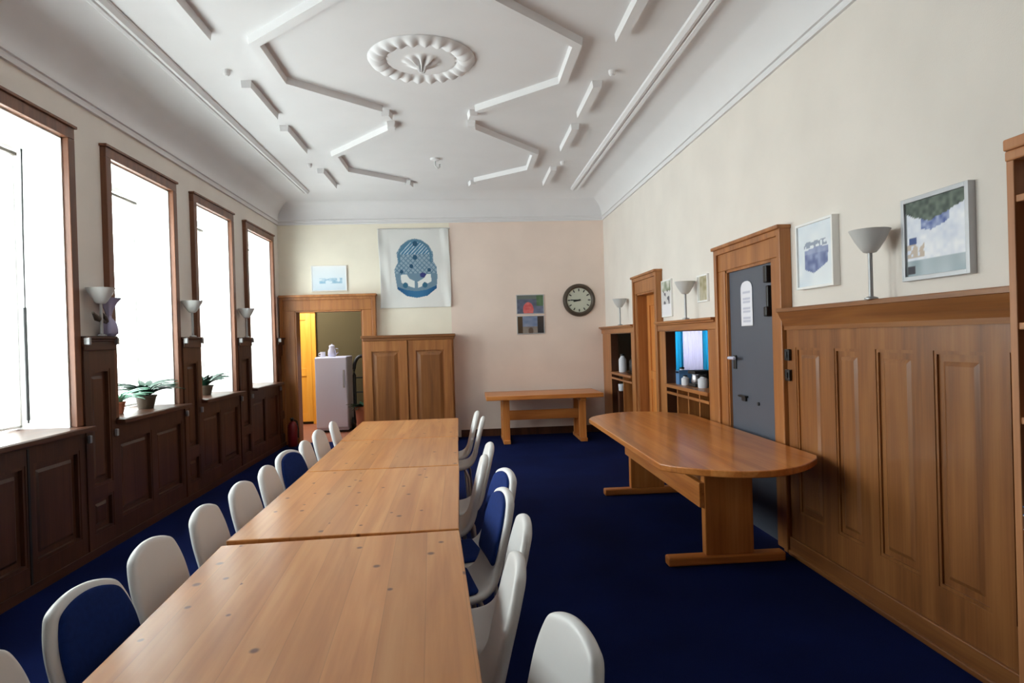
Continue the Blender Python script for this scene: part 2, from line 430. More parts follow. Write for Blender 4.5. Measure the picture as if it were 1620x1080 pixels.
# ------------------------------------------------------------------ windows
for n, (a, b_) in enumerate(WIN):
    xo = -3.13
    mb = MB()       # room-side casing
    for y0, y1 in ((a - .075, a), (b_, b_ + .075)): mb.box(XL - .01, XL + .045, y0, y1, WZ0, WZ1)
    mb.box(XL - .01, XL + .045, a - .075, b_ + .075, WZ1, WZ1 + .08)
    mb.box(XL, XL + .06, a - .09, b_ + .09, WZ1 + .08, WZ1 + .1)
    w = struct(mb.build('window_%d' % (n + 1), M['casing'], bevel=.004))
    mb = MB()       # white reveal boards
    mb.box(xo - .02, XL, a, a + .012, WZ0, WZ1); mb.box(xo - .02, XL, b_ - .012, b_, WZ0, WZ1); mb.box(xo - .02, XL, a, b_, WZ1 - .012, WZ1)
    mb.build('window_reveal', M['plaster_white'], w)
    mb = MB()
    A, B, Z0, Z1 = a + .012, b_ - .012, WZ0 + .012, WZ1 - .012; f = .02
    mb.box(xo - .02, xo + .03, A, A + f, Z0, Z1); mb.box(xo - .02, xo + .03, B - f, B, Z0, Z1)
    mb.box(xo - .02, xo + .03, A, B, Z0, Z0 + f); mb.box(xo - .02, xo + .03, A, B, Z1 - f, Z1)
    mb.build('window_frame', M['plaster_white'], w, bevel=.004)
    mb = MB(); mb.box(xo, xo + .006, A + f, B - f, Z0 + f, Z1 - f)
    mb.build('window_pane', M['glass'], w)
    mb = MB(); mb.box(xo - .02, -2.66, a - .02, b_ + .02, WZ0 - .035, WZ0); mb.box(WL, -2.65, a - .08, b_ + .08, WZ0 - .04, WZ0 - .004)
    mb.build('window_sill', M['dark_y'], w, bevel=.006)
    if n >= 1:
        nm = ['nearest the bookcase end', 'second from the near end', 'third from the near end', 'beside the corner doorway'][n - 1]
        t = thing('roller_blind', (xo + .07, (a + b_) / 2, WZ1 - .09), 'white roller blind rolled up at the top of the window ' + nm, 'blind', 'roller blinds in the windows')
        hw = (b_ - a) / 2 - .03
        mb = MB(); mb.xform(Matrix.Identity(4)); mb.tube([(0, -hw, .02), (0, hw, .02)], .034, 16); mb.build('roller', M['plaster_white'], t, smooth=40)
        mb = MB(); mb.box(-.012, .012, -hw + .02, hw - .02, -.052, -.03); mb.build('bottom_rail', M['clockframe'], t)
        if n == 1:
            mb = MB(); mb.tube([(.03, hw + .0, .0), (.035, hw - .02, -.6), (.03, hw - .02, -1.9)], .006); mb.build('chain', M['black'], t)
            mb = MB()
            mb.tube([(.03, hw - .02, -1.1), (.03, hw - .02, -1.88)], .011); mb.build('cord_weight', M['black'], t)
for n, (a, b_) in enumerate(WIN):   # sampling portals in the window openings
    ld = bpy.data.lights.new('portal', 'AREA'); ld.shape = 'RECTANGLE'; ld.size = WZ1 - WZ0; ld.size_y = b_ - a
    ld.cycles.is_portal = True
    o = bpy.data.objects.new('window_portal', ld); COL.objects.link(o)
    o.location = (-3.19, (a + b_) / 2, (WZ0 + WZ1) / 2); o.rotation_euler = (0, -PI / 2, 0)

# ------------------------------------------------------------------ panelling
def panelling(name, axis, face, sgn, u0, u1, z0, z1, panels, mat, depth=.03, back=None, mold=.02):
    """frame of stiles and rails with recessed, raised-and-fielded panels. sgn = direction of the room from the face"""
    bk = back if back is not None else face - sgn * .06
    mb = MB()
    holes = [(p[0], p[1], p[2], p[3]) for p in panels]
    c = sorted((face - sgn * depth, face)); wall_cells(mb, axis, c[0], c[1], u0, u1, z0, z1, holes)
    c2 = sorted((bk, face - sgn * depth)); emit(mb, axis, c2[0], c2[1], u0, u1, z0, z1)
    o = struct(mb.build(name, mat))
    for p in panels:
        mb = MB(); a, b_, c, d = p
        base = face - sgn * depth
        # ogee moulding round the panel
        for (q0, q1, r0, r1) in ((a, a + mold, c, d), (b_ - mold, b_, c, d), (a + mold, b_ - mold, c, c + mold), (a + mold, b_ - mold, d - mold, d)):
            e = sorted((base, face - sgn * .004)); emit(mb, axis, e[0], e[1], q0, q1, r0, r1)
        ins = min(.022, (b_ - a) * .1)
        mb.frustum(axis, base, -sgn * .001, sgn * .010, a + mold + .03, b_ - mold - .03, c + mold + .03, d - mold - .03, ins)
        mb.build('panel', mat, o)
    return o
def cap_x(mb, face, sgn, u0, u1, z0, z1, over):
    e = sorted((face - sgn * .08, face + sgn * .018)); mb.box(e[0], e[1], u0, u1, z0, z1 - .04)
    e = sorted((face - sgn * .08, face + sgn * over * .6)); mb.box(e[0], e[1], u0, u1, z1 - .04, z1 - .022)
    e = sorted((face - sgn * .08, face + sgn * over)); mb.box(e[0], e[1], u0, u1, z1 - .022, z1)

# window wall: tall pilasters between windows, low cupboards under them
k = 0
edges = [YF] + [v for w in WIN for v in w] + [YB]
for i in range(0, len(edges), 2):
    a, b_ = edges[i] + (.0 if i == 0 else .075), edges[i + 1] - (.0 if i == len(edges) - 2 else .075)
    k += 1
    nm = 'trim_%d' % (10 + k)
    if b_ - a > .9: pans = [(a + .1 + j * (b_ - a) / 4, a + (j + 1) * (b_ - a) / 4 - .03, .95, 1.36) for j in range(4)]
    else: pans = [(a + .07, b_ - .07, .16, .42), (a + .07, b_ - .07, .5, 1.36)] if b_ - a > .25 else [(a + .05, b_ - .05, .2, 1.36)]
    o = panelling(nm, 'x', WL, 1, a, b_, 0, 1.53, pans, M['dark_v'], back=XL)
    mb = MB(); cap_x(mb, WL, 1, a - .0, b_ + .0, 1.50, 1.605, .035); mb.build('cap', M['dark_y'], o, bevel=.005)
    if b_ - a < .9 and i >= 2:
        for q, z in ((a + .012, 1.575), (b_ - .012, 1.575), (a + .02, .87), (b_ - .02, .87)):
            mb = MB(); mb.box(WL, WL + .045 + (.0 if z > 1 else -.02), q - .013, q + .013, z - .035, z + .02)
            mb.build('knob', M['lampmetal'], o, bevel=.006)
for n, (a, b_) in enumerate(WIN):
    A, B = a - .075, b_ + .075; w = (B - A)
    pans = [(A + .06, A + w * .5 - .045, .19, .80), (A + w * .5 + .045, B - .06, .19, .80)] if n != 1 else [(A + .06, A + w * .5 - .03, .17, .80), (A + w * .5 + .05, B - .07, .17, .80)]
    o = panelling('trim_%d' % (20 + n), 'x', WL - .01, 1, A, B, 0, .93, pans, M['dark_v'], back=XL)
    if n == 1:
        mb = MB(); mb.box(WL - .012, WL - .006, A + w * .5 - .012, A + w * .5 + .008, .05, .9); mb.build('door_gap', M['black'], o)
mb = MB()
mb.box(WL, WL + .012, YF, YB, 0, .06); struct(mb.build('baseboard_left', M['dark_y']))

# door wall: wainscot by the bookcase
pans = [(3.76, 4.06, .30, 1.385), (3.37, 3.62, .30, 1.385), (2.94, 3.24, .30, 1.385), (2.52, 2.82, .30, 1.385), (2.02, 2.40, .30, 1.385)]
pans.reverse()
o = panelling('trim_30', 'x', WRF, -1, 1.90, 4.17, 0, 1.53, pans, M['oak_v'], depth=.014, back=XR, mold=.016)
mb = MB(); P = [(XR, 1.50), (WRF - .012, 1.50), (WRF - .014, 1.525), (WRF - .028, 1.56), (WRF - .048, 1.60), (WRF - .056, 1.618), (WRF - .066, 1.62), (WRF - .066, 1.64), (WRF - .06, 1.645), (XR, 1.645)]
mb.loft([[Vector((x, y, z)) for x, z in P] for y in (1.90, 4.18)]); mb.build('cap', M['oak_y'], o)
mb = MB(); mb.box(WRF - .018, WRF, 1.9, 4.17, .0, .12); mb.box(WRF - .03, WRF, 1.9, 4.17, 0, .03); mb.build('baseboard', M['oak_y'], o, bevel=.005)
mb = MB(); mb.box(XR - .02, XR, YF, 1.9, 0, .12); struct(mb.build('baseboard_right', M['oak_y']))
# hatch sections
def hatch_section(name, a, b_, h, div):
    mb = MB(); wall_cells(mb, 'x', WRF, XR, a, b_, 0, 1.53, [h]); o = struct(mb.build(name, M['case_v'], bevel=.003))
    mb = MB(); cap_x(mb, WRF, -1, a, b_, 1.525, 1.63, .06); mb.build('cap', M['case_y'], o, bevel=.005)
    mb = MB()
    for q in (h[0], h[1]): mb.box(WRF + .004, XR + .055, q - .006, q + .006, h[2], h[3])
    mb.box(WRF + .004, XR + .055, h[0], h[1], h[3] - .008, h[3] + .004); mb.build('lining', M['dark_v'], o)
    mb = MB(); mb.box(WRF - .02, 2.50, h[0], h[1], .93, .965); mb.build('ledge', M['case_y'], o, bevel=.004)
    mb = MB(); mb.box(WRF - .005, WRF + .02, h[0], h[1], .86, .885); mb.build('rail', M['case_y'], o)
    mb = MB(); mb.box(2.60, 2.50, h[0], h[1], h[2], .93); mb.box(WRF, 2.50, h[0], h[1], h[2] - .02, h[2] + .004)
    for q in div: mb.box(WRF + .01, 2.48, q - .012, q + .012, h[2], .93)
    mb.build('cubby', M['case_v'], o)
    return o
hatch_section('trim_31', 5.35, 7.01, H1, (5.85, 6.15, 6.48))
hatch_section('trim_32', 8.04, YB, H2, (8.75,))

# doors on the door wall
def door_case(name, op, o0, o1, top, leafmat):
    a, b_, _, z = op
    mb = MB(); F = 2.14
    mb.box(F, XR, o0, a, 0, z); mb.box(F, XR, b_, o1, 0, z); mb.box(F, XR, o0, o1, z, top)
    mb.box(F - .02, XR, o0 - .004, o0 + .05, 0, top + .004); mb.box(F - .02, XR, o1 - .05, o1 + .004, 0, top + .004); mb.box(F - .019, XR, o0 + .04, o1 - .04, top - .05, top + .003)
    mb.box(F - .04, XR, o0 - .012, o1 + .012, top - .008, top + .02)
    mb.box(F + .01, XR, o0 + .05, o1 - .05, z + .06, z + .075)
    w = struct(mb.build(name, M['case_v'], bevel=.006))
    mb = MB()
    for q0, q1 in ((a, a + .02), (b_ - .02, b_)): mb.box(F + .01, XR + .14, q0, q1, 0, z)
    mb.box(F + .01, XR + .14, a, b_, z - .02, z); mb.build('jamb', M['case_v'], w)
    return w
d1 = door_case('door_1', D1, 4.19, 5.34, 2.19, None)
mb = MB(); mb.box(2.17, 2.21, D1[0] + .02, D1[1] - .02, .01, 1.98); leaf = mb.build('door_leaf', M['greydoor'], d1, bevel=.003)
mb = MB(); mb.box(2.158, 2.17, 5.03, 5.08, 1.20, 1.31); mb.build('lock_plate', M['black'], leaf, bevel=.004)
mb = MB(); mb.tube([(2.16, 5.055, 1.29), (2.11, 5.055, 1.29), (2.105, 5.04, 1.29), (2.105, 4.93, 1.29)], .012); mb.build('door_handle', M['white'], leaf, smooth=50)
mb = MB(); mb.box(2.125, 2.17, 4.40, 4.455, 1.84, 1.96); mb.box(2.135, 2.17, 4.405, 4.44, 1.66, 1.82); mb.box(2.12, 2.17, 4.40, 4.45, 1.60, 1.67)
mb.build('door_closer', M['black'], leaf, bevel=.008)
mb = MB(); mb.box(2.14, 2.17, 4.84, 4.97, .985, 1.0); mb.box(2.152, 2.17, 4.86, 4.93, .955, .99); mb.build('letter_slot', M['black'], leaf, bevel=.004)
mb = MB(); mb.lathe([(.014, 0), (.014, .01), (.004, .012)], n=12); mb.xform(Matrix.Translation((2.17, 4.66, .955)) @ Matrix.Rotation(-PI / 2, 4, 'Y')); mb.build('keyhole', M['black'], leaf)
def sheet(u, v):
    if abs(((v * 14) % 1) - .5) < .22 and .15 < u < .85 and v < .8 and (int(v * 14) % 3): return (196, 198, 214)
    return (232, 232, 240)
# paper notice with arched top taped on the slate door
t = thing('paper_notice', (2.168, 4.815, 1.54), 'white paper notice with rounded top taped to the slate grey door', 'notice')
def pl(u, v):
    w_ = .10 * (math.sqrt(max(0, 1 - ((v - .82) / .18) ** 2)) * .8 + .2 if v > .82 else 1)
    return Vector((-.003, w_ - u * 2 * w_, v * .345))
paint('sheet', M['print'], .2, .345, 20, 42, sheet, t, pl, .002)
# light switches on the casing
for z in (1.335, 1.20):
    t = thing('light_switch', (2.143, 4.14, z), 'black light switch on the wainscot beside the slate door, ' + ('upper one' if z > 1.3 else 'lower one') + ' of two', 'light switch')
    mb = MB(); mb.box(-.02, 0, -.03, .03, -.038, .038); mb.build('plate', M['black'], t, bevel=.005)
    mb = MB(); mb.box(-.027, -.018, -.012, .012, -.02, .02); mb.build('rocker', M['black'], t, bevel=.003)
d2 = door_case('door_2', D2, 7.02, 8.03, 2.20, None)
mb = MB(); wall_cells(mb, 'x', 2.27, 2.31, D2[0] + .02, D2[1] - .02, .01, 1.98, [(7.28, 7.80, 1.05, 1.85), (7.28, 7.80, .2, .95)]); mb.box(2.285, 2.31, 7.2, 7.88, .1, 1.9)
mb.build('door_leaf', M['honey_v'], d2, bevel=.003)

# back wall: doorway casing
mb = MB(); F = YB - .09; o0, o1, top = -2.755, -1.34, 2.21
a, b_, _, z = DB
mb.box(o0, a, F, YB, 0, z); mb.box(b_, o1, F, YB, 0, z); mb.box(o0, o1, F, YB, z, top)
mb.box(o0 - .003, o0 + .05, F - .025, YB, 0, top + .003); mb.box(o1 - .05, o1 + .003, F - .025, YB, 0, top + .003); mb.box(o0 + .04, o1 - .04, F - .024, YB, top - .05, top + .002)
mb.box(o0, o1 + .02, F - .06, YB, top - .01, top + .025)
d3 = struct(mb.build('door_3', M['case_v'], bevel=.006))
mb = MB(); mb.box(a, a + .02, F + .01, YB + .14, 0, z); mb.box(b_ - .02, b_, F + .01, YB + .14, 0, z); mb.box(a, b_, F + .01, YB + .14, z - .02, z)
mb.build('jamb', M['case_v'], d3)
mb = MB(); mb.box(-.1, XR - .1, YB - .018, YB, 0, .11); struct(mb.build('baseboard_back', M['dark_v']))

# ------------------------------------------------------------------ hall behind the corner doorway
mb = MB(); mb.box(-4.2, .2, YB + .05, 12.6, -.12, 0); struct(mb.build('floor.001', M['hallfloor']))
mb = MB(); mb.box(-4.2, -2.0, 12.4, 12.6, 0, 2.8); mb.box(-2.0, .2, 12.0, 12.6, 0, 2.8); mb.box(-4.4, -4.2, YB, 12.6, 0, 2.8); mb.box(.2, .4, YB + .14, 12.6, 0, 2.8)
mb.box(-4.4, XL - .0, YB + .0, YB + .14, 0, 2.8)
struct(mb.build('wall_hall', M['hallwall']))
mb = MB(); mb.box(-4.4, .4, YB + .14, 12.6, 2.8, 2.9); struct(mb.build('ceiling.001', M['ceil']))
t = thing('pine_door', (-3.3, 12.36, 0), 'yellow pine door standing in the hall beyond the corner doorway', 'door')
mb = MB(); wall_cells(mb, 'y', -.04, 0, -.42, .42, .05, 2.08, [(-.32, -.05, .2, .9), (.05, .32, .2, .9), (-.32, -.05, 1.05, 1.95), (.05, .32, 1.05, 1.95)]); mb.box(-.4, .4, -.022, 0, .1, 2.0); mb.build('leaf', M['yellowpine'], t, bevel=.004)
mb = MB(); mb.box(-.5, -.42, -.05, .03, 0, 2.15); mb.box(.42, .5, -.03, .03, 0, 2.15); mb.box(-.5, .5, -.05, .03, 2.08, 2.15); mb.build('frame', M['yellowpine'], t)
t = thing('refrigerator', (-2.27, 11.30, 0), 'white undercounter-height fridge standing in the hall beyond the corner doorway', 'refrigerator')
mb = MB(); mb.box(-.265, .265, -.22, .3, .03, 1.275); mb.build('body', M['white'], t, bevel=.012)
mb = MB(); mb.box(-.262, .262, -.275, -.228, .08, 1.265); mb.build('door', M['white'], t, bevel=.014)
mb = MB(); mb.box(.2, .225, -.305, -.27, .75, 1.05); mb.build('handle', M['steel'], t, bevel=.006)
mb = MB(); mb.box(-.24, .24, -.2, .28, 0, .06); mb.build('plinth', M['black'], t)
t = thing('coffee_jug', (-2.27, 11.18, 1.275), 'small white jug with a lid standing on the hall fridge', 'jug')
mb = MB(); mb.lathe([(.055, 0), (.07, .03), (.065, .1), (.045, .15), (.05, .18)], n=20); mb.build('body', M['white'], t, smooth=50)
mb = MB(); mb.lathe([(.05, .178), (.04, .195), (.012, .2), (.012, .215)], n=16); mb.build('lid', M['white'], t, smooth=50)
mb = MB(); mb.tube([(.06, 0, .14), (.1, 0, .13), (.105, 0, .07), (.066, 0, .04)], .008); mb.build('handle', M['white'], t, smooth=50)
t = thing('mug', (-2.42, 11.16, 1.275), 'small white mug standing on the hall fridge beside the jug', 'mug')
mb = MB(); mb.lathe([(.032, 0), (.04, .01), (.042, .085), (.036, .085), (.034, .012)], n=16); mb.build('cup', M['paper'], t, smooth=50)
mb = MB(); mb.tube([(-.04, 0, .07), (-.07, 0, .06), (-.07, 0, .03), (-.04, 0, .02)], .006); mb.build('handle', M['paper'], t, smooth=50)
t = thing('hand_truck', (-1.79, 11.25, 0), 'black upright hand truck with an arched handle beside the hall fridge', 'hand truck')
pts = [(-.13, 0, .12), (-.13, 0, .95)] + [(-.13 * math.cos(PI * q / 10), 0, 1.05 + .22 * math.sin(PI * q / 10)) for q in range(11)] + [(.13, 0, .95), (.13, 0, .12)]
mb = MB(); mb.tube(pts, .03, 8)
for z in (.35, .65, .9): mb.tube([(-.13, 0, z), (.13, 0, z)], .012)
mb.build('frame', M['black'], t, smooth=50)
mb = MB(); mb.box(-.14, .14, -.2, .02, .015, .03); mb.build('toe_plate', M['black'], t)
for s in (-1, 1):
    mb = MB(); mb.tube([(s * .145, .05, .11), (s * .19, .05, .11)], .11, 20); mb.build('wheel', M['black'], t, smooth=40)

def plant(name, loc, label, n, ln, mat, potr=.075, poth=.11, seed=1, droop=.5, wd=.016, potmat=None, ups=(.5, 1.25)):
    rnd = random.Random(seed)
    t = thing(name, loc, label, 'plant')
    mb = MB(); mb.lathe([(potr * .72, 0), (potr, poth * .85), (potr * 1.08, poth * .86), (potr * 1.08, poth), (potr * .92, poth), (potr * .9, poth * .9)], n=20); mb.build('pot', potmat or M['terra'], t, smooth=40)
    mb = MB(); mb.lathe([(potr * .91, poth * .88), (potr * .3, poth * .93)], n=20); mb.build('soil', M['soil'], t)
    mb = MB()
    for i in range(n):
        a = rnd.uniform(0, 2 * PI); l = ln * rnd.uniform(.65, 1.1); up = rnd.uniform(*ups); w = wd * rnd.uniform(.8, 1.3)
        L_, R2 = [], []
        for q in range(8):
            s = q / 7; r = l * s * math.cos(up * (1 - .6 * s)); z = poth * .9 + l * (math.sin(up) * s - droop * s * s * 1.05)
            p = Vector((.02 * math.cos(a) + r * math.cos(a), .02 * math.sin(a) + r * math.sin(a), z))
            side = Vector((-math.sin(a), math.cos(a), .25)) * w * math.sin(PI * min(1, .15 + .85 * s)) 
            L_.append([p + side, p - Vector((0, 0, .004)) , p - side, p + Vector((0, 0, .003))])
        mb.loft(L_)
    mb.build('leaves', mat, t, smooth=60)
    return t
plant('potted_plant', (-1.72, 10.72, 0), 'green potted plant on the hall floor in front of the hand truck', 34, .26, M['leaf'], .11, .46, 3, .5, .03)
# fire extinguisher
t = thing('fire_extinguisher', (-2.58, 9.72, 0), 'dark red fire extinguisher on the floor by the corner doorway', 'fire extinguisher')
mb = MB(); mb.lathe([(.06, 0), (.068, .02), (.068, .3), (.05, .345), (.022, .365), (.022, .38)], n=24); mb.build('cylinder', M['red'], t, smooth=50)
mb = MB(); mb.box(-.018, .018, -.03, .03, .375, .41); mb.box(-.012, .012, -.10, .02, .41, .425); mb.build('valve', M['black'], t, bevel=.004)
mb = MB(); mb.tube([(0, .03, .39), (.05, .06, .36), (.075, .04, .24), (.078, .02, .12)], .011); mb.build('hose', M['black'], t, smooth=50)

# ------------------------------------------------------------------ room seen through the hatches
mb = MB(); mb.box(2.255, 4.6, 4.9, 10.0, -.12, 0); struct(mb.build('floor.002', M['hallfloor']))
mb = MB(); mb.box(4.5, 4.6, 4.9, 10.2, 0, 2.6); mb.box(2.255, 4.6, 4.8, 4.9, 0, 2.6); mb.box(2.2, 2.26, YB + .15, 10.2, 0, 2.6)
wall_cells(mb, 'y', 10.0, 10.2, 2.255, 4.5, 0, 2.6, [(3.15, 3.95, .82, 2.0)])
struct(mb.build('wall_kitchen', M['roomwall']))
mb = MB(); mb.box(2.255, 4.6, 4.8, 10.2, 2.6, 2.7); struct(mb.build('ceiling.002', M['roomwall']))
mb = MB()
mb.box(3.15, 3.19, 10.06, 10.1, .82, 2.0); mb.box(3.91, 3.95, 10.06, 10.1, .82, 2.0); mb.box(3.15, 3.95, 10.06, 10.1, .82, .86); mb.box(3.15, 3.95, 10.06, 10.1, 1.96, 2.0)
w = struct(mb.build('window_6', M['plaster_white']))
mb = MB(); mb.box(3.19, 3.91, 10.075, 10.08, .86, 1.96); mb.build('window_pane', M['glass'], w)
def curtain(name, x0, x1, mat, label, amp=.018, y=9.93):
    mb = MB(); n = int((x1 - x0) / .008); P, Q = [], []
    rows = []
    for j in range(2):
        rows.append([Vector((x0 + (x1 - x0) * i / n, y + amp * math.sin(i * .8), .86 + j * 1.2)) for i in range(n + 1)])
    mb.loft(rows, False, False); o = mb.build(name, mat, None, smooth=80)
    md = o.modifiers.new('cloth', 'SOLIDIFY'); md.thickness = .002
    return tag(o, label, 'curtain')
curtain('curtain', 3.10, 3.41, M['bluecurtain'], 'blue curtain seen through the serving hatch, next to the dark wall')
curtain('curtain.001', 3.73, 3.99, M['bluecurtain'], 'blue curtain seen through the serving hatch, next to the slate door')
curtain('net_curtain', 3.39, 3.75, M['voile'], 'white net curtain between the two blue curtains behind the hatch', .008, 9.965)
ld = bpy.data.lights.new('portal', 'AREA'); ld.shape = 'RECTANGLE'; ld.size = .83; ld.size_y = 1.18; ld.cycles.is_portal = True
o = bpy.data.objects.new('window_portal', ld); COL.objects.link(o); o.location = (3.55, 10.18, 1.41); o.rotation_euler = (-PI / 2, 0, 0)
# things on the hatch ledge
def carton(name, loc, w, d, h, mat, label, cat='carton'):
    t = thing(name, loc, label, cat)
    mb = MB(); mb.box(-d / 2, d / 2, -w / 2, w / 2, 0, h); mb.build('box', mat, t, bevel=.004)
    mb = MB(); mb.box(-d / 2, d / 2, -w / 2 - .002, w / 2 + .002, h * .82, h + .006); mb.build('lid', mat, t, bevel=.003)
def jar(name, loc, r, h, mat, label, cat):
    t = thing(name, loc, label, cat)
    mb = MB(); mb.lathe([(r * .9, 0), (r, .01), (r, h * .7), (r * .5, h * .85), (r * .5, h * .92)], n=18); mb.build('body', mat, t, smooth=45)
    mb = MB(); mb.lathe([(r * .56, h * .9), (r * .56, h), (r * .2, h * 1.01)], n=18); mb.build('cap', M['black'] if mat != M['black'] else M['steel'], t, smooth=45)
jar('bottle', (2.30, 6.74, .965), .045, .17, M['paper'], 'white squat bottle on the serving hatch ledge, nearest the wooden door', 'bottle')
carton('carton', (2.27, 6.60, .965), .10, .14, .14, M['bluebox'], 'blue carton on the serving hatch ledge beside the white bottle')
jar('bottle', (2.24, 6.47, .965), .04, .10, M['paper'], 'short white bottle between the blue carton and the dark coffee maker', 'bottle')
t = thing('coffee_maker', (2.32, 6.27, .965), 'dark coffee maker standing in the middle of the serving hatch ledge', 'coffee maker')
mb = MB(); mb.box(-.09, .09, -.1, .1, 0, .03); mb.box(.02, .09, -.1, .1, 0, .15); mb.box(-.09, .09, -.1, .1, .125, .16); mb.build('body', M['black'], t, bevel=.008)
mb = MB(); mb.lathe([(.04, .03), (.052, .05), (.045, .1), (.04, .115)], -.035, 0, 18); mb.build('pot', M['steel'], t, smooth=45)
jar('canister', (2.28, 6.08, .965), .05, .12, M['paper'], 'white canister on the serving hatch ledge between two dark appliances', 'canister')
t = thing('kettle', (2.36, 5.90, .965), 'black kettle on the serving hatch ledge next to the white canister', 'kettle')
mb = MB(); mb.lathe([(.08, 0), (.085, .02), (.075, .1), (.05, .14), (.012, .15)], n=20); mb.build('body', M['black'], t, smooth=45)
mb = MB(); mb.tube([(0, -.07, .1), (0, -.12, .1), (0, -.125, .03), (0, -.08, .02)], .01); mb.build('handle', M['black'], t, smooth=45)
jar('canister', (2.30, 5.74, .965), .05, .11, M['paper'], 'white canister at the slate door end of the serving hatch ledge', 'canister')
# far hatch
jar('bottle', (2.25, 9.15, .965), .055, .26, M['paper'], 'tall white bottle in the dark corner hatch', 'bottle')
jar('flask', (2.36, 8.92, .965), .07, .24, M['black'], 'black flask beside the white bottle in the corner hatch', 'flask')
t = thing('dish', (2.25, 8.55, .965), 'small dark dish on the ledge of the corner hatch', 'dish')
mb = MB(); mb.lathe([(.05, 0), (.1, .035), (.105, .035), (.055, -.0)], n=20); mb.build('bowl', M['clockframe'], t, smooth=50)
t = thing('cup', (2.20, 9.03, .304), 'small pale cup in the cubby under the corner hatch', 'cup')
mb = MB(); mb.box(-.05, .05, -.05, .05, 0, .40); mb.build('stand', M['dark_v'], t)
mb = MB(); mb.lathe([(.035, .40), (.045, .41), (.05, .5), (.044, .5), (.04, .42)], n=16); mb.build('bowl', M['paper'], t, smooth=50)
t = thing('tray', (2.44, 8.50, .304), 'ochre wooden tray leaning in the cubby under the corner hatch', 'tray')
mb = MB(); mb.box(-.01, .01, -.2, .2, 0, .5); mb.build('board', M['board'], t, bevel=.004)
mb = MB(); mb.box(-.03, -.008, -.2, .2, .48, .5); mb.box(-.03, -.008, -.2, .2, 0, .02); mb.box(-.03, -.008, -.2, -.18, 0, .5); mb.box(-.03, -.008, .18, .2, 0, .5); mb.build('rim', M['board'], t)

# ------------------------------------------------------------------ low cupboard on the back wall
t = thing('cupboard', (-.84, YB - .2, 0), 'oak two-door cupboard against the back wall beside the corner doorway', 'cupboard')
x0, x1 = -.655, .66; yf = -.15
mb = MB(); mb.box(x0, x1, yf, .19, .08, 1.53); mb.box(x0 + .02, x1 - .02, yf + .03, .19, 0, .08); mb.build('carcass', M['case_v'], t, bevel=.004)
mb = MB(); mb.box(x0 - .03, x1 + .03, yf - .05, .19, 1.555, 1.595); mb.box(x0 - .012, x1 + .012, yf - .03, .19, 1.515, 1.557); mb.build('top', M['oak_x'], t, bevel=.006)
for q0, q1 in ((x0 + .02, x0 + .635), (x0 + .66, x1 - .02)):
    p = (q0 + .10, q1 - .12, .22, 1.36)
    mb = MB(); wall_cells(mb, 'y', yf - .03, yf - .002, q0, q1, .1, 1.51, [p]); mb.box(q0, q1, yf - .006, yf - .001, .1, 1.51)
    d = mb.build('door', M['case_v'], t, bevel=.004)
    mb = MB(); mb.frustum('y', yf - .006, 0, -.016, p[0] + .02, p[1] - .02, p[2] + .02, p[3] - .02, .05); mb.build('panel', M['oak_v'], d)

# ------------------------------------------------------------------ wall lamps standing on the wainscot caps
def make_lamp(loc, label, group=None, R=.098):
    t = thing('wall_lamp', loc, label, 'lamp', group)
    mb = MB(); mb.lathe([(.016, .237), (.03, .24), (R * .46, .258), (R * .72, .298), (R, .355), (R - .006, .355), (R * .68, .30), (R * .42, .264), (.013, .247)], n=36); mb.build('lamp_shade', M['frost'], t, smooth=50)
    mb = MB(); mb.tube([(0, 0, 0), (0, 0, .24)], .011, 12); mb.build('stem', M['lampmetal'], t, smooth=50)
    mb = MB(); mb.lathe([(.032, 0), (.032, .008), (.016, .014)], n=20); mb.build('base', M['lampmetal'], t, smooth=40)
    return t
GL = 'frosted uplighters on the wainscot'
lamp = make_lamp((2.085, 3.17, 1.645), 'frosted glass uplighter on the wainscot between two framed prints', GL)
def lamp_at(loc, label):
    c = copy_tree(lamp); c.location = loc; c['label'] = label
lamp_at((2.085, 5.96, 1.63), 'frosted uplighter above the serving hatch')
lamp_at((2.085, 8.55, 1.63), 'frosted uplighter in the corner beyond the wooden door')
lamp_at((-2.675, 4.97, 1.605), 'frosted uplighter on the window pilaster with the lilac ornament')
lamp_at((-2.675, 6.57, 1.605), 'frosted uplighter on the pilaster between the two windows with plants')
lamp_at((-2.675, 8.15, 1.605), 'frosted uplighter on the pilaster by the window nearest the corner doorway')
t = thing('ornament', (-2.705, 5.13, 1.605), 'lilac fluted glass ornament on dark stalks beside the window pilaster lamp', 'ornament')
mb = MB(); mb.lathe([(.04, 0), (.062, .02), (.06, .06), (.05, .1), (.02, .14), (.018, .16)], n=24, f=lambda a: 1 + .08 * math.cos(6 * a)); mb.build('base', M['lilac'], t, smooth=50)
mb = MB(); mb.lathe([(.018, .155), (.03, .2), (.055, .25), (.09, .29), (.085, .29), (.05, .245), (.02, .19)], n=36, f=lambda a: 1 + .12 * math.cos(6 * a)); mb.build('bloom', M['lilac'], t, smooth=50)
mb = MB(); mb.tube([(0, -.02, .1), (.02, -.1, .14), (.03, -.15, .17)], [.012, .02, .008]); mb.tube([(0, -.02, .1), (.02, -.2, .13), (.03, -.27, .17)], [.01, .022, .008]); mb.build('stalks', M['clockframe'], t, smooth=50)

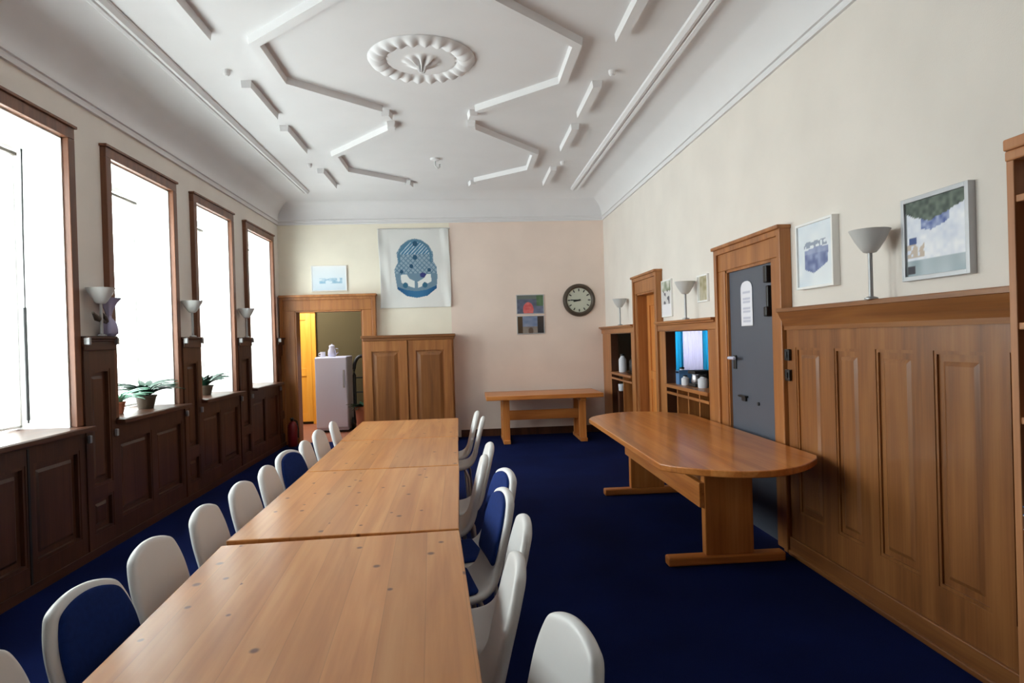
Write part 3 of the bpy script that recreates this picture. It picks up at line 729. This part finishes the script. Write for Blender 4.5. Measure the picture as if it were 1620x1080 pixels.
# ------------------------------------------------------------------ pictures
def noise2(u, v, s=1.0):
    x, y = u * s, v * s; xi, yi = math.floor(x), math.floor(y); fx, fy = x - xi, y - yi
    def h(a, c): return (math.sin(a * 127.1 + c * 311.7) * 43758.5453) % 1
    fx = fx * fx * (3 - 2 * fx); fy = fy * fy * (3 - 2 * fy)
    return (h(xi, yi) * (1 - fx) + h(xi + 1, yi) * fx) * (1 - fy) + (h(xi, yi + 1) * (1 - fx) + h(xi + 1, yi + 1) * fx) * fy
def mixc(a, c, t): t = max(0, min(1, t)); return tuple(a[i] + (c[i] - a[i]) * t for i in range(3))
def framed(name, label, wall, c, z, w, h, func, framemat, depth=.03, fw=.015, cat='picture', n=60, group=None):
    """wall: 'R' faces -X at XR, 'B' faces -Y at YB. u runs to the viewer's right"""
    t = thing(name, (XR, c, z) if wall == 'R' else (c, YB, z), label, cat, group)
    P = (lambda u, d, v: Vector((-d, w / 2 - u * w, v * h))) if wall == 'R' else (lambda u, d, v: Vector((-w / 2 + u * w, -d, v * h)))
    def bx(mb, u0, u1, v0, v1, d0, d1):
        p, q = P(u0, d0, v0), P(u1, d1, v1)
        mb.box(min(p.x, q.x), max(p.x, q.x), min(p.y, q.y), max(p.y, q.y), min(p.z, q.z), max(p.z, q.z))
    mb = MB(); a, c2 = fw / w, fw / h
    bx(mb, 0, a, 0, 1, 0, depth); bx(mb, 1 - a, 1, 0, 1, 0, depth); bx(mb, a, 1 - a, 0, c2, 0, depth); bx(mb, a, 1 - a, 1 - c2, 1, 0, depth); bx(mb, a, 1 - a, c2, 1 - c2, 0, depth * .6)
    mb.build('frame', framemat, t, bevel=.002)
    paint('print', M['print'], w, h, n, int(n * h / w), func, t, lambda u, v: P(a + u * (1 - 2 * a), depth * .72, c2 + v * (1 - 2 * c2)))
    return t
def f_block(u, v):       # white sheet with a blue-grey block drawn in perspective
    bg = mixc((214, 224, 234), (236, 240, 242), noise2(u, v, 4))
    if inpoly(u, v, [(.2, .28), (.45, .2), (.85, .34), (.88, .6), (.55, .62), (.2, .58)]):
        c = mixc((92, 104, 150), (150, 162, 196), noise2(u, v, 13))
        if v > .52: c = mixc(c, (170, 180, 205), .5)
        return c
    if .62 < v < .72 and .18 < u < .88 and noise2(u, v, 22) > .45: return (150, 160, 178)
    return bg
framed('framed_print', 'white framed print of a blue block on the wall beside the slate door', 'R', 3.835, 1.755, .42, .415, f_block, M['plaster_white'], .045)
def f_lake(u, v):        # dark wooded shore over a bright snowy lake
    n_, n3 = noise2(u, v, 6), noise2(u + 3, v, 18)
    top = .62 + .16 * abs(u - .45) * 2 + .08 * n_
    if v > top + .05: c = mixc((52, 66, 58), (110, 122, 110), n3)
    elif v > top - .08 and .28 < u < .75: c = mixc((60, 80, 150), (180, 190, 215), n3)
    elif v > .2: c = mixc((206, 214, 232), (250, 250, 252), n_ * .6 + n3 * .4)
    else: c = mixc((140, 158, 166), (188, 200, 206), n_)
    if .05 < u < .2 and .42 < v < .52: c = (60, 84, 140)
    if u < .32 and .24 < v < .42 and n3 > .35: c = mixc(c, (190, 170, 150), .8)
    if .03 < u < .16 and .02 < v < .14: c = (52, 50, 60)
    if u < .03: c = mixc(c, (60, 66, 64), .6)
    return c
framed('framed_photograph', 'silver framed landscape photograph above the wainscot next to the bookcase', 'R', 2.83, 1.72, .43, .40, f_lake, M['frame_silver'], .035, .022)
def f_dots(u, v):
    if v > .72: return mixc((110, 122, 92), (226, 226, 220), noise2(u, v, 7))
    if v < .34: return (236, 234, 238)
    if .12 < u < .88 and (noise2(u, v, 8) > .5): return (96, 96, 104)
    return (214, 212, 212)
framed('framed_print', 'white print with dark figures leaning over the serving hatch, beside the uplighter', 'R', 6.84, 1.68, .34, .40, f_dots, M['plaster_white'], .02)
def f_tan(u, v): return mixc((150, 140, 104), (200, 192, 172), noise2(u, v, 6)) if u > .2 else (206, 204, 196)
framed('framed_print', 'small tan print hanging above the serving hatch beside the slate door', 'R', 5.78, 1.78, .26, .25, f_tan, M['plaster_white'], .02)
def f_pale(u, v):
    if .2 < u < .9 and .28 < v < .52 and noise2(u, v, 9) > .3: return mixc((130, 176, 204), (190, 212, 226), noise2(u, v, 15))
    return mixc((206, 224, 238), (232, 238, 242), v)
framed('framed_print', 'pale blue print hanging over the corner doorway', 'B', -2.03, 2.29, .53, .39, f_pale, M['plaster_white'], .02)
def f_red(u, v):
    c = mixc((76, 84, 104), (120, 126, 152), noise2(u, v, 6))
    if v > .8: c = (108, 118, 112)
    if u > .74 and v > .4: c = mixc((74, 104, 70), (96, 124, 90), noise2(u, v, 9))
    if ((u - .42) / .2) ** 2 + ((v - .2) / .42) ** 2 < 1: c = mixc((206, 84, 84), (222, 120, 116), noise2(u, v, 12))
    return c
framed('wall_photograph', 'small photograph with a red shape, the upper of two beside the clock', 'B', 1.02, 1.865, .43, .30, f_red, M['frame_silver'], .015, .012, 'photograph')
def f_hall(u, v):
    c = mixc((104, 122, 158), (150, 160, 180), noise2(u, v, 6))
    if v < .4: c = mixc((120, 112, 110), (150, 140, 130), noise2(u, v, 9))
    if u < .2: c = mixc((62, 46, 28), (92, 72, 46), v)
    if u > .76: c = mixc((38, 36, 40), (70, 60, 54), v)
    if ((u - .5) / .1) ** 2 + ((v - .14) / .2) ** 2 < 1: c = (96, 78, 66)
    return c
framed('wall_photograph', 'small photograph with dark sides, the lower of two beside the clock', 'B', 1.02, 1.555, .43, .285, f_hall, M['frame_silver'], .015, .012, 'photograph')

# banner with the blue emblem
t = thing('banner', (-.735, YB - .002, 2.01), 'white cloth banner with a blue emblem hanging on the back wall', 'banner')
BODY = [(270,380),(330,290),(420,225),(510,205),(600,225),(690,290),(745,380),(745,490),(790,560),(795,700),(782,830),(660,920),(520,945),(390,920),(270,830),(250,700),(235,590),(285,500)]
WA = [(318,655),(395,650),(430,705),(496,735),(496,822),(430,800),(350,770),(322,745)]
WB_ = [(535,745),(620,700),(655,650),(712,650),(715,745),(645,775),(540,822)]
BAND = [(266,800),(390,845),(520,862),(650,845),(788,790),(782,832),(660,920),(520,945),(390,920),(270,832)]
def f_banner(u, v):
    x, y = 45 + u * 920, 1065 - v * 985     # emblem drawing grid
    c = mixc((220, 222, 220), (232, 232, 230), noise2(u, v, 5))
    if not inpoly(x, y, BODY): return c
    if inpoly(x, y, BAND): return mixc((24, 76, 122), (58, 116, 160), .5 + .5 * math.cos((x - 520) / 120))
    for cx, cy, r in ((375, 785, 34), (630, 785, 34)):
        if (x - cx) ** 2 + (y - cy) ** 2 < r * r: return (52, 104, 132)
    if inpoly(x, y, WA) or inpoly(x, y, WB_): return (226, 230, 228)
    for cx, cy, r in ((510, 440, 30), (460, 550, 26), (515, 270, 34), (330, 615, 24), (690, 600, 24)):
        if (x - cx) ** 2 + (y - cy) ** 2 < r * r: return (40, 84, 112)
    if (x - 608) ** 2 / 40 ** 2 + (y - 662) ** 2 / 32 ** 2 < 1: return (54, 60, 120)
    if y > 640: return (112, 140, 160)
    d = math.hypot(x - 510, y - 440)
    if 195 < d < 222 and y < 500: return (86, 128, 152)
    if d < 195 and y < 400:
        if abs(((x + y) / 46) % 1 - .5) < .16: return (188, 204, 214)
        return (76, 126, 158)
    if abs(((x - y) / 60) % 1 - .5) < .14 or abs(((x + y) / 60) % 1 - .5) < .12: return (96, 128, 150)
    return (146, 168, 184)
def pl_b(u, v):
    e = max(0, (u - .86) / .14) + max(0, (.16 - u) / .16)
    dy = -.012 * e * (1 + math.sin(v * 9 + u * 20)) - .006 * math.sin(u * 40 + v * 3) * e
    return Vector((-.535 + u * 1.07 + .01 * math.sin(v * 5) * e, dy - .012, v * 1.21 + (-.01 * math.sin(u * PI) if v > .99 else 0)))
paint('cloth', M['clothprint'], 1.07, 1.21, 150, 170, f_banner, t, pl_b, .003)
mb = MB(); mb.tube([(-.55, -.010, 1.205), (.55, -.010, 1.205)], .010, 10); mb.build('rod', M['frost'], t, smooth=50)

# clock
t = thing('wall_clock', (1.785, YB, 2.06), 'round dark-framed clock with a pale face on the back wall', 'clock')
RX = Matrix.Rotation(PI / 2, 4, 'X')
mb = MB(); mb.lathe([(.25, 0), (.255, .02), (.245, .045), (.215, .055), (.195, .04), (.188, .02)], n=48); mb.xform(RX); mb.build('frame', M['clockframe'], t, smooth=40)
mb = MB(); mb.lathe([(.2, .0), (.2, .022), (.001, .0225)], n=48); mb.xform(RX); face = mb.build('face', M['clockface'], t)
for q in range(12):
    mb = MB(); mb.box(-.008, .008, -.026, -.0225, .138, .178, Matrix.Rotation(q * PI / 6, 3, 'Y')); mb.build('hour_mark', M['black'], face)
for nm, ang, l, w_ in (('hour_hand', -PI / 2 - .2, .09, .011), ('minute_hand', -PI / 2 + .03, .135, .008)):
    mb = MB(); mb.box(-w_, w_, -.030, -.027, -.025, l, Matrix.Rotation(ang, 3, 'Y')); mb.build(nm, M['black'], t)
mb = MB(); mb.lathe([(.014, .024), (.014, .034), (.004, .036)], n=16); mb.xform(RX); mb.build('hub', M['black'], t)

# ------------------------------------------------------------------ tables
TL = [((-.50, 2.562), (-.432, 1.27), .91), ((-.515, 3.915), (-.503, 2.60), .91), ((-.535, 5.085), (-.517, 3.93), .91), ((-.55, 6.285), (-.537, 5.10), .92)]
LBL = ['knotty pine table nearest the camera end of the long row', 'knotty pine table second from the near end of the long row', 'knotty pine table third from the near end of the long row', 'knotty pine table at the far end of the long row by the cupboard']
for (f, n_, w_), lb in zip(TL, LBL):
    f, n_ = Vector(f), Vector(n_); c = (f + n_) / 2; d = f - n_; l = d.length
    t = thing('pine_table', (c.x, c.y, 0), lb, 'table', 'pine tables pushed together in a row', math.atan2(-d.x, d.y))
    mb = MB(); mb.box(-w_ / 2, w_ / 2, -l / 2, l / 2, .70, .74); mb.build('tabletop', M['pine'], t, bevel=.005)
    mb = MB(); e = .10
    for s in (-1, 1):
        mb.box(s * (w_ / 2 - e) - .011, s * (w_ / 2 - e) + .011, -l / 2 + e, l / 2 - e, .60, .70)
        mb.box(-w_ / 2 + e, w_ / 2 - e, s * (l / 2 - e) - .011, s * (l / 2 - e) + .011, .60, .70)
    mb.build('apron', M['pine_v'], t)
    for sx in (-1, 1):
        for sy in (-1, 1):
            mb = MB(); x, y = sx * (w_ / 2 - e), sy * (l / 2 - e); mb.box(x - .032, x + .032, y - .032, y + .032, 0, .70); mb.build('leg', M['pine_v'], t, bevel=.005)

# trestle table with curved ends by the door wall
t = thing('trestle_table', (1.6, 4.85, 0), 'large honey wood trestle table with curved ends standing by the slate door', 'table')
def arc(x, yy, k): return yy + k * ((x - 1.6) / .49) ** 2
poly = []
xs = [1.115 + (2.095 - 1.115) * i / 24 for i in range(25)]
for x in xs: poly.append((x, arc(x, 3.39, .29 if x < 1.6 else .33)))
poly = poly[1:-1]
poly = [(1.11, 3.80), (1.113, 3.70)] + poly + [(2.095, 3.75), (2.097, 3.85)] + [(2.097, 5.85)]
for x in reversed(xs[1:-1]): poly.append((x, arc(x, 6.27, -.36)))
poly += [(1.11, 5.85)]
mb = MB(); mb.prism([(x - 1.6, y - 4.85) for x, y in poly], .70, .74); mb.build('tabletop', M['honey_y'], t, bevel=.006)
for y in (4.09, 5.98):
    mb = MB(); mb.box(-.09, .23, y - 4.85 - .035, y - 4.85 + .035, .06, .65); mb.build('leg', M['honey_v'], t, bevel=.006)
    mb = MB(); mb.box(-.14, .36, y - 4.85 - .05, y - 4.85 + .05, .655, .70); mb.build('bearer', M['honey_x'], t, bevel=.006)
    mb = MB(); mb.box(-.34, .44, y - 4.85 - .045, y - 4.85 + .045, 0, .06); mb.build('foot', M['honey_x'], t, bevel=.012)
mb = MB(); mb.box(-.125, -.085, -.79, 1.16, .37, .53); mb.build('stretcher', M['honey_y'], t, bevel=.005)

# small trestle table at the back wall
t = thing('trestle_table', (1.1, 9.42, 0), 'low narrow trestle table against the back wall under the clock', 'table')
mb = MB(); mb.box(-.83, .83, -.42, .44, .63, .69); mb.build('tabletop', M['honey_x'], t, bevel=.006)
for s in (-1, 1):
    x = s * .55
    mb = MB(); mb.box(x - .05, x + .05, -.27, -.19, .03, .63); mb.box(x - .05, x + .05, .19, .27, .03, .63); mb.box(x - .045, x + .045, -.34, .34, .58, .63); mb.build('leg', M['honey_v'], t, bevel=.005)
    mb = MB(); mb.box(x - .05, x + .05, -.34, .34, 0, .05); mb.build('foot', M['honey_v'], t, bevel=.005)
mb = MB(); mb.box(-.6, .6, -.02, .02, .30, .44); mb.build('stretcher', M['honey_x'], t, bevel=.004)

# ------------------------------------------------------------------ chairs
SEAT = [(.235, .415, .160), (.228, .44, .168), (.205, .452, .174), (.15, .452, .178), (.08, .447, .178), (.0, .442, .178), (-.08, .442, .178), (-.14, .452, .174), (-.178, .478, .170)]
def seat_row(i, nT, inset, lift, curl):
    x, z, w = SEAT[i]; a = SEAT[max(0, i - 1)]; c = SEAT[min(len(SEAT) - 1, i + 1)]
    d = Vector((c[0] - a[0], c[1] - a[1])).normalized(); n_ = Vector((d.y, -d.x))
    if n_.y < 0: n_ = -n_
    return [(x + n_.x * (lift + curl * abs(t) ** 2.5), t * (w - inset), z + n_.y * (lift + curl * abs(t) ** 2.5)) for t in [-1 + 2 * k / nT for k in range(nT + 1)]]
def back_row(s, nT, inset, lift, curl):
    """rounded upper corners come from an elliptical mapping of the row grid"""
    s0, c = .52, .74; v = max(0.0, (s - s0) / (1 - s0)); row = []
    for k in range(nT + 1):
        t = -1 + 2 * k / nT
        w = .163 + .006 * math.sin(s * PI) - inset
        y = w * t * math.sqrt(1 - c * v * v / 2)
        q = s if s <= s0 else s0 + (1 - s0) * v * math.sqrt(1 - c * t * t / 2)
        top = .328 - inset
        d = lift + curl * abs(t) ** 2.5
        row.append((-.198 - .075 * q - .01 * q * q + d * .97, y, .52 + top * q + d * .22))
    return row
def make_chair(label, navy):
    t = thing('shell_chair', (0, 0, 0), label, 'chair')
    def sheet_(name, rows, mat, th):
        bm = bmesh.new(); G = [[bm.verts.new(p) for p in r] for r in rows]
        for a, c in zip(G, G[1:]):
            for k in range(len(a) - 1): bm.faces.new((a[k], a[k + 1], c[k + 1], c[k]))
        me = bpy.data.meshes.new(name); bm.to_mesh(me); bm.free(); me.materials.append(mat)
        for p in me.polygons: p.use_smooth = True
        o = bpy.data.objects.new(name, me); COL.objects.link(o); o.parent = t
        m1 = o.modifiers.new('thickness', 'SOLIDIFY'); m1.thickness = th; m1.offset = 0
        m2 = o.modifiers.new('round', 'SUBSURF'); m2.levels = 2; m2.render_levels = 2
    A = (8, 0, -.017, .006)
    sheet_('shell', [seat_row(i, *A) for i in range(len(SEAT))] + [back_row(q / 9, *A) for q in range(10)], M['chair'], .036)
    if navy:
        A = (8, .020, .009, .004)
        sheet_('back_pad', [back_row(.10 + .9 * q / 8, *A) for q in range(9)], M['navy'], .022)
        sheet_('seat_pad', [seat_row(i, *A) for i in range(2, 8)], M['navy'], .022)
    for sx, x0 in ((1, .15), (-1, -.13)):
        for sy in (-1, 1):
            mb = MB(); mb.tube([(x0, sy * .14, .428), (x0 + sx * .03, sy * .165, .36), (x0 + sx * .055, sy * .195, .0)], .0115, 10); mb.build('leg', M['chairmetal'], t, smooth=50)
    return t
white0 = make_chair('x', False); navy0 = make_chair('x', True); used = {False: False, True: False}
def chair(x, y, rz, label, navy, group):
    src = navy0 if navy else white0
    c = src if not used[navy] else copy_tree(src)
    used[navy] = True
    c.location = (x, y, 0); c.rotation_euler = (0, 0, math.radians(rz)); c['label'] = label; c['group'] = group
GW, GD = 'chairs along the window side of the long table', 'chairs along the door side of the long table'
left = [(-0.810, 1.45, 0, 0, 'white shell chair at the near end of the window side, mostly out of the picture'),
 (-0.810, 1.85, -8, 1, 'navy padded shell chair, second from the near end on the window side'),
 (-0.820, 2.30, -2, 0, 'white shell chair directly beyond the near navy chair on the window side'),
 (-0.820, 2.77, 2, 0, 'white shell chair beside the first table joint on the window side'),
 (-0.820, 3.20, -1, 0, 'white shell chair just beyond the first table joint on the window side'),
 (-0.820, 3.62, 3, 0, 'white shell chair just before the farther navy chair on the window side'),
 (-0.850, 4.04, -14, 1, 'navy padded shell chair turned aside, the farther of two on the window side'),
 (-0.830, 4.50, 3, 0, 'white shell chair just beyond the farther navy chair on the window side'),
 (-0.860, 5.02, -2, 0, 'white shell chair second from the far end on the window side'),
 (-0.850, 5.55, 4, 0, 'white shell chair at the far end of the window side by the doorway')]
for x, y, r, nv, lb in left: chair(x, y, r, lb, bool(nv), GW)
right = [(-.045, 1.40, 195, 0, 'white shell chair at the near end of the door side, turned outward'),
 (-.15, 1.94, 180, 0, 'white shell chair second from the near end on the door side'),
 (-.09, 2.36, 181, 0, 'white shell chair third from the near end, before the navy pair'),
 (-.13, 2.77, 190, 1, 'navy padded shell chair, nearer of the pair on the door side'),
 (-.09, 3.18, 194, 1, 'navy padded shell chair, farther of the pair on the door side'),
 (-.20, 3.66, 180, 0, 'white shell chair directly beyond the navy pair on the door side'),
 (-.15, 4.08, 183, 0, 'white shell chair second beyond the navy pair on the door side'),
 (-.16, 5.50, 178, 0, 'white shell chair second from the far end on the door side'),
 (-.20, 5.92, 181, 0, 'white shell chair at the far end of the door side near the cupboard')]
for x, y, r, nv, lb in right: chair(x, y, r, lb, bool(nv), GD)

# ------------------------------------------------------------------ plants on the sills
plant('potted_plant', (-2.92, 5.62, WZ0), 'pale leaved plant on the window sill beside the darker one', 30, .25, M['leaf2'], .06, .1, 11, .5, .014, None, (.7, 1.4))
plant('potted_plant', (-2.88, 6.02, WZ0), 'dark green arching plant on the window sill beside the pale one', 60, .30, M['leaf'], .085, .12, 5, .52, .022, M['clockframe'], (.75, 1.45))
plant('potted_plant', (-2.92, 7.44, WZ0), 'dark green bushy plant alone on the third window sill', 60, .26, M['leaf'], .085, .11, 8, .42, .024, M['clockframe'], (.75, 1.45))

# ------------------------------------------------------------------ bookcase at the picture edge
t = thing('bookcase', (2.0, 1.6, 0), 'tall pine bookcase with open shelves against the door wall at the wainscot end', 'bookcase')
xf, xb = -.14, .075
ye = .478
for nm_, y0, y1 in (('side_panel', ye - .03, ye), ('side_panel', -.6, -.57)):
    mb = MB(); mb.box(xf, xb, y0, y1, 0, 2.1); mb.build(nm_, M['shelf'], t, bevel=.003)
mb = MB(); mb.box(xb - .012, xb, -.57, ye - .03, .06, 2.08); mb.build('back_panel', M['dark_v'], t)
mb = MB(); mb.box(xf - .012, xb, -.63, ye + .0, 2.085, 2.125); mb.box(xf - .006, xb, -.615, ye, 2.05, 2.085); mb.build('cornice', M['shelf'], t, bevel=.006)
for z in (.08, .46, .79, 1.17, 1.49, 1.92):
    mb = MB(); mb.box(xf + .005, xb - .012, -.57, ye - .03, z - .012, z + .012); mb.build('shelf', M['shelf'], t, bevel=.003)
t = thing('paper_roll', (1.93, 2.03, 1.932), 'white paper roll standing on the top shelf of the bookcase', 'roll')
mb = MB(); mb.lathe([(.02, 0), (.03, 0), (.03, .11), (.012, .11), (.012, .02)], n=20); mb.build('roll', M['paper'], t, smooth=40)
for q, (z, h, mt, lb) in enumerate(((.802, .05, 'paper', 'pale book lying on the lower middle shelf of the bookcase'), (.852, .03, 'bluebox', 'blue book lying on top of the pale book in the bookcase'))):
    t = thing('book', (1.96, 1.93, z), lb, 'book')
    mb = MB(); mb.box(-.095, .095, -.11, .11, .003, h - .003); mb.build('pages', M['paper'], t)
    mb = MB(); mb.box(-.1, .1, -.115, .115, 0, .003); mb.box(-.1, .1, -.115, .115, h - .003, h); mb.box(.097, .1, -.115, .115, 0, h); mb.build('cover', M[mt], t)

# ------------------------------------------------------------------ light
W = bpy.data.worlds.new('overcast_sky'); SC.world = W; W.use_nodes = True
nt = W.node_tree; bg = nt.nodes['Background']; L = nt.links.new
tc = N(nt, 'ShaderNodeTexCoord'); no = N(nt, 'ShaderNodeTexNoise'); no.inputs['Scale'].default_value = 3.0; no.inputs['Detail'].default_value = 3
L(tc.outputs['Generated'], no.inputs['Vector'])
cr = N(nt, 'ShaderNodeValToRGB'); cr.color_ramp.elements[0].color = (.88, .94, .95, 1); cr.color_ramp.elements[1].color = (1, 1, 1, 1)
L(no.outputs['Fac'], cr.inputs[0]); L(cr.outputs[0], bg.inputs['Color'])
bg.inputs['Strength'].default_value = 12.5
def fill_point(name, loc, power, col, r=.08):
    ld = bpy.data.lights.new(name, 'POINT'); ld.energy = power; ld.color = col; ld.shadow_soft_size = r
    o = bpy.data.objects.new(name, ld); COL.objects.link(o); o.location = loc
fill_point('hall_fill', (-3.2, 11.2, 2.55), 125, (.98, .98, 1))  # added fill light so the hall is not dark; no fixture stands there

# ------------------------------------------------------------------ camera
yaw, pit, rol = (math.radians(v) for v in (4.14, -0.30, -1.69))
fw = Vector((math.sin(yaw), math.cos(yaw), 0)); rt = Vector((math.cos(yaw), -math.sin(yaw), 0)); up = Vector((0, 0, 1))
fw, up = fw * math.cos(pit) + up * math.sin(pit), up * math.cos(pit) - fw * math.sin(pit)
rt, up = rt * math.cos(rol) + up * math.sin(rol), up * math.cos(rol) - rt * math.sin(rol)
cd = bpy.data.cameras.new('camera'); cd.sensor_width = 36; cd.lens = 1020 / 1620 * 36; cd.clip_start = .05
cam = bpy.data.objects.new('camera', cd); COL.objects.link(cam)
mw = Matrix((rt, up, -fw)).transposed().to_4x4(); mw.translation = (0, 0, 1.5); cam.matrix_world = mw
SC.camera = cam
vs = SC.view_settings; SC.display_settings.display_device = 'sRGB'
vs.view_transform = 'Standard'; vs.look = 'None'; vs.gamma = 1; vs.use_curve_mapping = False; vs.exposure = 0.0
SC.cycles.use_denoising = True; SC.cycles.max_bounces = 14; SC.cycles.diffuse_bounces = 8; SC.cycles.transparent_max_bounces = 12
